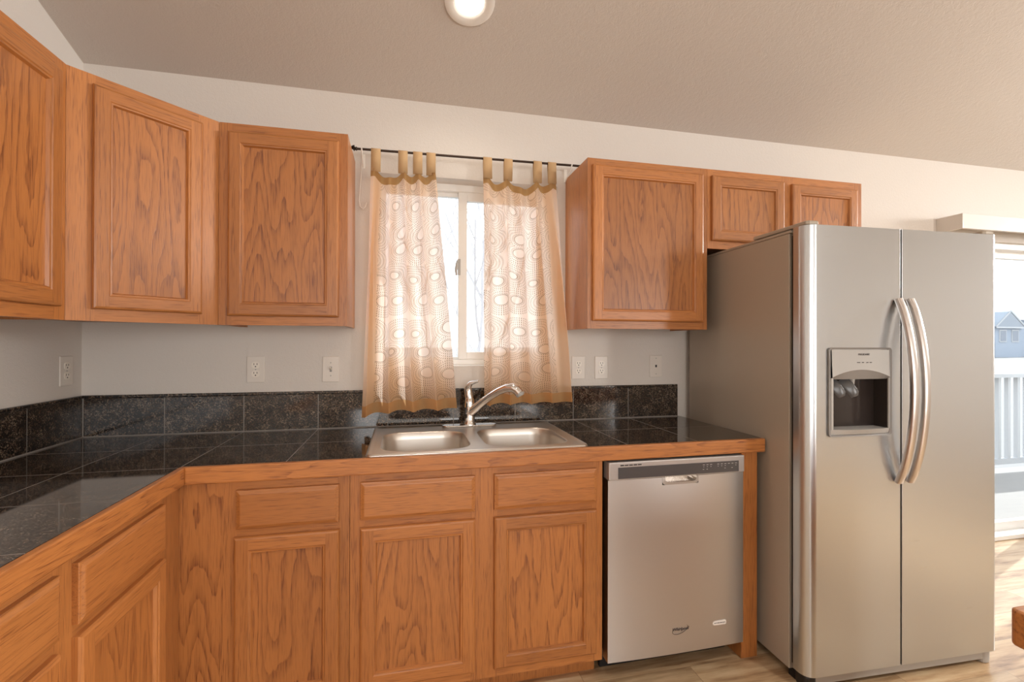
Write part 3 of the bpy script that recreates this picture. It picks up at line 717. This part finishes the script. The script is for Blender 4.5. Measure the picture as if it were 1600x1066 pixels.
# ------------------------------------------------------------------ dishwasher
t = thing('dishwasher', 'stainless steel dishwasher between the oak cabinets and the refrigerator', 'dishwasher', (2.372, 0, 0))
hw = .300
b = MB(); b.box(-hw+.004, hw-.004, -.575, -.03, .10, .845); b.build('tub_body', BLACKP, t)
MB().box(-hw+.01, hw-.01, -.53, -.515, 0, .10).build('toe_kick', BLACKM, t)
for sx_ in (-1, 1):
    for y_ in (-.50, -.08): MB().tube([(sx_*.27, y_, 0), (sx_*.27, y_, .10)], .014, 10).build('levelling_foot', BLACKP, t)
# door with a slightly bowed front skin and a pocket under the control panel
PX0, PX1, PZ0 = -.073, .088, .752
b = MB(); N = 12; Z0, Z1 = .081, .782
def fy(x): return -.630-.006*(1-(x/hw)**2)
xs = sorted(set([-hw+2*hw*i/N for i in range(N+1)]+[PX0, PX1]))
for xa, xb in zip(xs[:-1], xs[1:]):
    top = PZ0 if (xa >= PX0-1e-6 and xb <= PX1+1e-6) else Z1
    b.quad([(xa, fy(xa), Z0), (xb, fy(xb), Z0), (xb, fy(xb), top), (xa, fy(xa), top)], 0, True)
    b.quad([(xa, -.585, Z0), (xb, -.585, Z0), (xb, fy(xb), Z0), (xa, fy(xa), Z0)])
for x in (-hw, hw): b.quad([(x, fy(x), Z0), (x, fy(x), Z1), (x, -.585, Z1), (x, -.585, Z0)])
b.build('door', STEELD, t, merge=True)
b = MB()       # pocket handle
pts = [(PX0, .783), (PX0, PZ0+.012), (PX0+.004, PZ0+.004), (PX0+.014, PZ0), (PX1-.014, PZ0), (PX1-.004, PZ0+.004), (PX1, PZ0+.012), (PX1, .783)]
pin = [(x*.86+.001, z if z > .78 else z+.010) for x, z in pts]
for i in range(7):
    (xa, za), (xb, zb2) = pts[i], pts[i+1]; (xc, zc), (xd, zd) = pin[i], pin[i+1]
    b.quad([(xa, fy(xa)-.001, za), (xb, fy(xb)-.001, zb2), (xd, fy(xd)-.004, zd), (xc, fy(xc)-.004, zc)])
    b.quad([(xc, fy(xc)-.004, zc), (xd, fy(xd)-.004, zd), (xd, -.598, zd), (xc, -.598, zc)], 1)
b.quad([(x, -.598, z) for x, z in pin], 1)
b.quad([(PX0, fy(PX0)-.001, .752), (PX0, -.63, .752), (PX1, -.63, .752), (PX1, fy(PX1)-.001, .752)])
b.build('pocket_handle', [DWFRAME, CHROME], t, fix=False)
b = MB(); b.box(-hw, hw, -.638, -.585, .783, .852); cp = b.build('control_panel', DWFRAME, t, .004, 3)
MB().box(-.262, .272, -.6395, -.6378, .788, .832).build('display_strip', PANELG, cp, .0005)
b = MB()
for i in range(5): b.box(-.253+i*.0185, -.238+i*.0185, -.6392, -.6378, .8375, .8415)
b.build('vent_slots', BLACKP, cp)
b = MB(); rr = random.Random(4)
for i in range(10):
    x = .105+i*.0165
    if rr.random() < .85: b.box(x, x+.009, -.6400, -.6394, .822, .8235)
    if rr.random() < .75: b.box(x+.002, x+.006, -.6400, -.6394, .814, .8155)
    if i in (0, 1, 6, 8): b.box(x, x+.006, -.6400, -.6394, .804, .8055)
    if b.v: b.build('panel_print', MARKS, cp, merge=False)
    b = MB()
def lettering(body, size, mat, parent, loc, name='lettering', shear=0.0, rx=PI/2, rz=0, ext=.0004):
    c_ = bpy.data.curves.new(name, 'FONT'); c_.body = body; c_.size = size; c_.shear = shear; c_.extrude = ext; c_.align_x = 'CENTER'; c_.align_y = 'CENTER'
    tmp = bpy.data.objects.new('tmp', c_); me_ = bpy.data.meshes.new_from_object(tmp); bpy.data.objects.remove(tmp)
    me_.materials.clear(); me_.materials.append(mat); o_ = bpy.data.objects.new(name, me_); COL.objects.link(o_); o_.parent = parent; o_.location = loc; o_.rotation_euler = (rx, 0, rz)
    return o_
lettering('Whirlpool', .0175, MARKD, t, (.006, -.6372, .177), 'logo_lettering', .35)
b = MB(); b.tube([(.006+.034*math.cos(a), -.6368, .176+.017*math.sin(a)+.008*math.cos(a)) for a in [2.6+.30*i for i in range(15)]], [.0005+.0006*math.sin(PI*i/14) for i in range(15)], 6)
b.build('logo_swoosh', MARKD, t)
b = MB(); pts = rrect(.186, .178, .031, .0085, .0084, 8)
b.v = [(x, -.6325, z) for x, z in pts]+[(x, -.6355, z) for x, z in pts]; k = len(pts)
b.f = [tuple(range(k, 2*k))]+[(j, (j+1) % k, k+(j+1) % k, k+j) for j in range(k)]; b.m = [0]*(k+1); b.sm = [False]*(k+1)
bd = b.build('oval_badge', BADGE, t)
b = MB()
for i, x in enumerate((-.024, -.016, -.010, -.004, .002, .008, .014, .022)): b.box(.186+x, .186+x+(.0035 if i % 2 else .005), -.6359, -.6354, .1765, .1795)
b.build('badge_print', MARKD, bd, merge=False)

# ------------------------------------------------------------------ refrigerator (local: x along front, -y out; origin on the floor at the front corner)
FR = -.0364
t = thing('refrigerator', 'stainless steel side-by-side refrigerator with an ice and water dispenser', 'refrigerator', (2.7755, -.841, 0), FR)
FWd, FH, FZ = .906, 1.760, .056
b = MB(); b.box(.004, FWd-.004, .090, .795, .035, 1.745); b.build('cabinet_body', SIDEP, t, .004)
b = MB(); b.box(.016, FWd-.016, .066, .090, .06, 1.735); b.box(.4242, .4313, .0035, .066, .058, 1.757); b.build('gasket_and_seam_shade', BLACKM, t, merge=False)  # gasket, plus a black strip that stands in for shade between the doors
SPL = .4275
def door_poly(x0, x1, rl_, rr_, y0=0.0, y1=.066):
    p = []
    for cx, r, a0, a1 in ((x0+rl_, rl_, 180, 270), (x1-rr_, rr_, 270, 360)):
        for k in range(9):
            a = math.radians(a0+(a1-a0)*k/8); p.append((cx+r*math.cos(a), y0+r+r*math.sin(a)))
        p.append((cx+.002, y0)) if a0 == 180 else p.insert(-9, (cx-.002, y0))
    return p+[(x1, y1), (x0, y1)]
DC = (.104, .364, .978, 1.205)       # dispenser opening in the freezer door
b = MB()
x0, x1 = 0.0, SPL-.0035
full = door_poly(x0, x1, .042, .002)
b.prism(full, FZ, DC[2], 0, True); b.prism(full, DC[3], FH, 0, True)
left = [q for q in full if q[0] < DC[0]-1e-4 and q[1] < .06]+[(DC[0], 0), (DC[0], .066), (x0, .066)]
right = [(DC[1], .066), (DC[1], 0)]+[q for q in full if q[0] > DC[1]+1e-4 and q[1] < .06]+[(x1, .066)]
b.prism(left, DC[2], DC[3], 0, True); b.prism(right, DC[2], DC[3], 0, True)
b.box(DC[0], DC[1], .058, .066, DC[2], DC[3])
fd = b.build('freezer_door', STEEL, t, merge=False)
for p in fd.data.polygons: p.use_smooth = False if abs(p.normal.z) > .5 else p.use_smooth
b = MB(); b.prism(door_poly(SPL+.004, FWd, .002, .022), FZ, FH, 0, True); b.build('fresh_food_door', STEEL, t)
# hinge covers
for xa, xb in ((.006, .062), (FWd-.062, FWd-.006)):
    b = MB(); b.prism([(xa, -.0+.012), (xa+.010, .004), (xb-.010, .004), (xb, .012), (xb, .30), (xa, .30)], FH+.0005, FH+.016); b.build('hinge_cover', SIDEP, t, .005, 3)
MB().box(.004, FWd-.004, .083, .79, 1.7455, 1.757).build('top_panel', SIDEP, t, .003)
# toe grille and feet
b = MB(); b.box(.045, FWd-.045, .016, .034, .016, .050); b.build('toe_grille', GREYPL, t, .004)
b = MB(); b.box(.02, FWd-.02, .076, .11, .0, .034); b.build('toe_base', BLACKM, t)
for xa in (.012, FWd-.062):
    b = MB(); b.prism(rrect(xa+.025, .045, .025, .034, .02, 6), .0, .052); b.build('foot_cover', BLACKP if xa < .1 else GREYPL, t, .006)
# dispenser: bezel, control fascia with arched lip, cavity, paddles, nozzle, tray
dz0, dz1, dx0, dx1 = .958, 1.296, .091, .376
b = MB()
outer = rrect((dx0+dx1)/2, (dz0+dz1)/2, (dx1-dx0)/2, (dz1-dz0)/2, .012, 5)
inner = rrect((dx0+dx1)/2, (dz0+dz1)/2, (dx1-dx0)/2-.010, (dz1-dz0)/2-.006, .008, 5)
k = len(outer)
for j in range(k):
    (xa, za), (xb, zb2) = outer[j], outer[(j+1) % k]; (xc, zc), (xd, zd) = inner[j], inner[(j+1) % k]
    b.quad([(xa, -.0005, za), (xb, -.0005, zb2), (xb, -.007, zb2), (xa, -.007, za)])
    b.quad([(xa, -.007, za), (xb, -.007, zb2), (xd, -.004, zd), (xc, -.004, zc)])
    b.quad([(xc, -.004, zc), (xd, -.004, zd), (xd, .0, zd), (xc, .0, zc)])
dsp = b.build('dispenser_bezel', GREYPD, t)
# fascia above the opening, lower edge arched
def arch(x): q = (x-(DC[0]+DC[1])/2)/((dx1-dx0)/2); return 1.178+.034*(1-q*q)
b = MB(); N = 16; xa0, xa1 = dx0+.012, dx1-.012
for i in range(N):
    xa = xa0+(xa1-xa0)*i/N; xb = xa0+(xa1-xa0)*(i+1)/N
    b.quad([(xa, -.010, arch(xa)), (xb, -.010, arch(xb)), (xb, -.006, dz1-.008), (xa, -.006, dz1-.008)], 0, True)
    b.quad([(xa, -.010, arch(xa)), (xb, -.010, arch(xb)), (xb, .004, 1.175), (xa, .004, 1.175)], 1, True)
    b.quad([(xa, .004, 1.175), (xb, .004, 1.175), (xb, .05, 1.175), (xa, .05, 1.175)], 1)
b.quad([(xa0, -.006, dz1-.008), (xa1, -.006, dz1-.008), (xa1, 0, dz1-.008), (xa0, 0, dz1-.008)])
fs = b.build('control_fascia', [GREYPL, GREYPD], t, merge=False)
lettering('FRIGIDAIRE', .0105, MARKD, t, (.246, -.0078, 1.270), 'logo_lettering')
b = MB()
for x in (.214, .236, .256, .272): b.box(x, x+(.013 if x < .22 else .008), -.0100, -.0086, 1.238, 1.2408)
b.build('button_marks', MARKD, fs, merge=False)
b = MB()
b.quad([(DC[0]+.008, .057, .985), (DC[1], .057, .985), (DC[1], .057, 1.176), (DC[0]+.008, .057, 1.176)])
b.quad([(DC[0]+.008, -.001, .985), (DC[0]+.008, .057, .985), (DC[0]+.008, .057, 1.176), (DC[0]+.008, -.001, 1.176)])
b.quad([(DC[1]-.002, -.001, .985), (DC[1]-.002, .057, .985), (DC[1]-.002, .057, 1.176), (DC[1]-.002, -.001, 1.176)])
CAV = plain('dark_gloss_cavity', (0.030, 0.022, 0.019), 0.12)
b.build('dispenser_cavity', CAV, t, fix=False)
for xa, xb in ((DC[0]-.002, DC[0]+.008), (DC[1]-.002, DC[1]+.004)): MB().box(xa, xb, -.005, 0.0, .985, 1.180).build('cavity_trim', GREYPL, t)
PADM = plain('smoky_grey_paddle', (0.085, 0.082, 0.08), 0.25)
for xa in (.136, .196):
    b = MB(); b.tube([(xa, .045, 1.172), (xa+.012, .026, 1.150), (xa+.030, .014, 1.118), (xa+.034, .016, 1.108)], [.020, .021, .019, .015], 12, 0, True, .22, (0, 1, .4)); b.build('paddle', PADM, t)
b = MB(); b.tube([(.232, .03, 1.176), (.232, .03, 1.150)], [.010, .007], 12); b.build('water_nozzle', GREYPL, t)
b = MB(); N = 14
for i in range(N):
    xa = xa0-.002+(xa1-xa0+.004)*i/N; xb = xa0-.002+(xa1-xa0+.004)*(i+1)/N
    g_ = lambda x: -.004-.014*(1-((x-(xa0+xa1)/2)/((xa1-xa0)/2+.002))**2)
    b.quad([(xa, .057, .985), (xb, .057, .985), (xb, g_(xb), .985), (xa, g_(xa), .985)])
    b.quad([(xa, g_(xa), .985), (xb, g_(xb), .985), (xb, g_(xb)*.4, .966), (xa, g_(xa)*.4, .966)], 0, True)
b.build('drip_tray', GREYPL, t, fix=False)
# handles
for hx in (.405, .459):
    b = MB(); n_ = 22; sec = rrect(0, 0, .0145, .0095, .006, 3); k = len(sec)
    pts = []
    for i in range(n_+1):
        q = i/n_; pts.append(Vector((hx, -.0085-.060*max(0, 1-(2*q-1)**2)**.85, .773+.712*q)))
    for i, p in enumerate(pts):
        tn = (pts[min(i+1, n_)]-pts[max(i-1, 0)]).normalized(); nr = Vector((0, -tn.z, tn.y))
        for a_, c_ in sec: b.v.append(tuple(p+Vector((a_, 0, 0))+nr*c_))
    for i in range(n_):
        for q in range(k): b.f.append((i*k+q, i*k+(q+1) % k, (i+1)*k+(q+1) % k, (i+1)*k+q)); b.m.append(0); b.sm.append(True)
    b.f += [tuple(range(k)), tuple(n_*k+q for q in range(k))]; b.m += [0, 0]; b.sm += [False, False]
    b.build('handle', STEELH, t)

# ------------------------------------------------------------------ ceiling light
sl = math.atan(SL)
LM = Matrix.Rotation(PI-0, 4, 'X')
lx, ly = 1.552, -.49; lz = CZ-SL*ly
t = thing('recessed_light', 'lit recessed ceiling light in the sloping ceiling above the sink', 'ceiling light', (lx, ly, lz)); t.rotation_euler = (-sl, 0, 0)
b = MB(); b.lathe([(.098, -.001), (.097, -.006), (.088, -.009), (.066, -.008), (.060, -.004), (.056, -.001)], seg=40); b.build('trim_ring', TRIMW, t)
b = MB(); b.lathe([(.056, -.002), (.045, -.006), (.030, -.009), (.0, -.010)], seg=32); b.build('lens', BULB, t)
def downlight(x, y, power, rad=.08, spot=150, col_=(1.0, .88, .74)):
    l = bpy.data.lights.new('lamp_glow', 'SPOT'); l.energy = power; l.color = col_; l.shadow_soft_size = rad
    l.spot_size = math.radians(spot); l.spot_blend = .8
    o = bpy.data.objects.new('lamp_glow', l); COL.objects.link(o); o.location = (x, y, CZ-SL*y-.05 if y > RIDGE else zr+SL*(y-RIDGE)-.05)
downlight(lx, ly, 9)
# lamps of the same form added out of view to brighten floor and walls
for x, y, pw, an in ((3.4, -2.4, 125, 95), (1.2, -2.6, 85, 104), (3.4, -4.6, 34, 140), (5.8, -2.4, 12, 140), (5.8, -4.6, 45, 160), (1.2, -4.6, 26, 140)):
    z = CZ-SL*y if y > RIDGE else zr+SL*(y-RIDGE); a = -sl if y > RIDGE else sl
    t2 = thing('recessed_light', 'added recessed ceiling light out of view, filling the room', 'ceiling light', (x, y, z), 0, 'added fill lights outside the frame'); t2.rotation_euler = (a, 0, 0)
    for ch in t.children:
        q = ch.copy(); COL.objects.link(q); q.parent = t2
    downlight(x, y, pw, .08, an, (.99, .985, .975))

# ------------------------------------------------------------------ island beside the camera (only the corner of its top shows)
t = thing('kitchen_island', 'oak-edged kitchen island corner in front of the refrigerator, cut by the photo edge', 'island', (2.198, -1.785, 0))
b = MB(); b.prism([(.006, 0), (0, -.006), (0, -.75), (1.4, -.75), (1.4, 0)], .859, .914); b.build('top_edge', OAKE, t, .006, 3)
MB().box(.02, 1.38, -.73, -.02, .9142, .9165).build('tile_surface', GRAN_TOP, t)
b = MB(); b.box(.32, 1.36, -.70, -.16, .09, .8585); b.box(.36, 1.32, -.66, -.20, 0, .09); b.build('cabinet_base', OAKV, t, merge=False)

# ------------------------------------------------------------------ outside
SNOW = plain('snowy_ground', (0.27, 0.26, 0.25), 0.9)
DECK = plain('pale_deck_boards', (0.34, 0.32, 0.30), 0.8)
BARK = plain('pale_grey_bark', (0.55, 0.52, 0.52), 0.9)
SIDING = plain('pale_blue_siding', (0.36, 0.41, 0.48), 0.8)
ROOFM = plain('pale_grey_shingle', (0.33, 0.36, 0.40), 0.9)
WTRIM = plain('white_exterior_trim', (0.52, 0.53, 0.54), 0.7)
HGL = plain('house_window_glass', (0.22, 0.25, 0.30), 0.3)
struct(MB().box(-60, 140, .3, 160, -.9, -.45).build('ground', SNOW))
struct(MB().box(3.6, 10.5, .165, 1.5, -.20, -.04).build('deck', DECK))
t = thing('deck_railing', 'white railing along the deck outside the patio door', 'railing', (3.7, 1.32, -.04))
for i in range(5): MB().box(i*1.6, i*1.6+.09, 0, .09, 0, 1.0).build('post', WTRIM, t)
MB().box(.0, 6.6, -.01, .10, 1.0, 1.04).build('top_rail', WTRIM, t); MB().box(.09, 6.4, .025, .065, .09, .15).build('bottom_rail', WTRIM, t)
b = MB()
for i in range(47):
    x = .17+i*.135
    if all(abs(x-(q*1.6+.045)) > .07 for q in range(5)): b.box(x-.018, x+.018, .027, .063, .15, 1.0)
b.build('balusters', WTRIM, t, merge=False)
# house far across
HX, HY = 78.9, 45.0
t = thing('house', 'pale blue house with a white-trimmed gable seen through the patio door', 'house', (HX, HY, -.45))
b = MB(); b.box(-9, 9, 0, 10, 0, 5.0); b.build('wall', SIDING, t)
def roof(b, x0, x1, y0, y1, z0, zr_, axis='x'):
    if axis == 'x':
        ym = (y0+y1)/2
        for ya, yb_ in ((y0, ym), (y1, ym)): b.quad([(x0, ya, z0), (x1, ya, z0), (x1, yb_, zr_), (x0, yb_, zr_)])
        for x in (x0, x1): b.quad([(x, y0, z0), (x, y1, z0), (x, ym, zr_)])
        b.quad([(x0, y0, z0), (x1, y0, z0), (x1, y1, z0), (x0, y1, z0)])
    else:
        xm = (x0+x1)/2
        for xa, xb in ((x0, xm), (x1, xm)): b.quad([(xa, y0, z0), (xa, y1, z0), (xb, y1, zr_), (xb, y0, zr_)])
        for y in (y0, y1): b.quad([(x0, y, z0), (x1, y, z0), (xm, y, zr_)])
        b.quad([(x0, y0, z0), (x1, y0, z0), (x1, y1, z0), (x0, y1, z0)])
b = MB(); roof(b, -9.6, 9.6, -.6, 10.6, 5.0, 7.1); b.build('roof', ROOFM, t)
g = MB(); gx0, gx1 = -2.4, 2.2
g.box(gx0, gx1, -1.5, 0, 0, 4.0); g.build('gable_bay', SIDING, t)
b = MB(); roof(b, gx0-.3, gx1+.3, -1.8, 3.0, 4.0, 6.0, 'y'); b.build('gable_roof', ROOFM, t)
b = MB(); xm = (gx0+gx1)/2
for xa in (gx0-.35, gx1+.35):
    b.quad([(xa, -1.85, 3.85), (xm, -1.85, 5.95), (xm, -1.85, 6.2), (xa, -1.85, 4.1)]); b.quad([(xa, -1.80, 3.85), (xm, -1.80, 5.95), (xm, -1.80, 6.2), (xa, -1.80, 4.1)])
b.box(gx0-.3, gx1+.3, -1.85, -1.80, 3.8, 4.0); b.build('gable_trim', WTRIM, t, merge=False)
for xa in (-1.6, .6):
    f = MB().box(xa-.12, xa+1.12, -1.58, -1.50, 2.0, 3.6).build('window', WTRIM, t)
    MB().box(xa, xa+1.0, -1.60, -1.575, 2.12, 3.48).build('pane', HGL, f)
# bare trees outside the sink window
def tree(label, loc, h, seed, lean=0.0):
    rnd = random.Random(seed); b = MB()
    def branch(p, d_, ln, r, depth):
        n_ = 5; pts = [p.copy()]; q = p.copy(); dd = d_.copy()
        for i in range(n_):
            dd = (dd+Vector((rnd.uniform(-.10, .10), rnd.uniform(-.10, .10), .05))).normalized(); q = q+dd*(ln/n_); pts.append(q.copy())
        b.tube(pts, [r*(1-.45*i/n_) for i in range(n_+1)], 6 if depth < 2 else 4, 0, False)
        if depth >= 5 or r < .0022: return
        kids = 7 if depth == 0 else 4
        for i in range(kids):
            f_ = (.25 if depth == 0 else .3)+.72*i/kids; k = min(n_-1, int(f_*n_)); bp_ = pts[k].lerp(pts[k+1], f_*n_-k)
            a = rnd.uniform(0, 6.28); side = Vector((math.cos(a), math.sin(a), 0))
            nd = (dd*.85+side*.62+Vector((0, 0, .25))).normalized()
            branch(bp_, nd, ln*rnd.uniform(.45, .62), r*.48, depth+1)
    branch(Vector((0, 0, 0)), Vector((lean, 0, 1)), h, .05, 0)
    o = b.build('bare_tree', BARK, None, merge=False, fix=False); o.location = loc
    return tag(o, label, 'tree', 'bare winter trees outside')
tree('bare pale tree seen through the pane beside the ring curtain with level hem', (2.56, 6.0, -.45), 3.9, 5)
tree('bare pale tree seen through the window pane beside the slanting-hem curtain', (2.1, 15.0, -.45), 5.5, 9, .05)
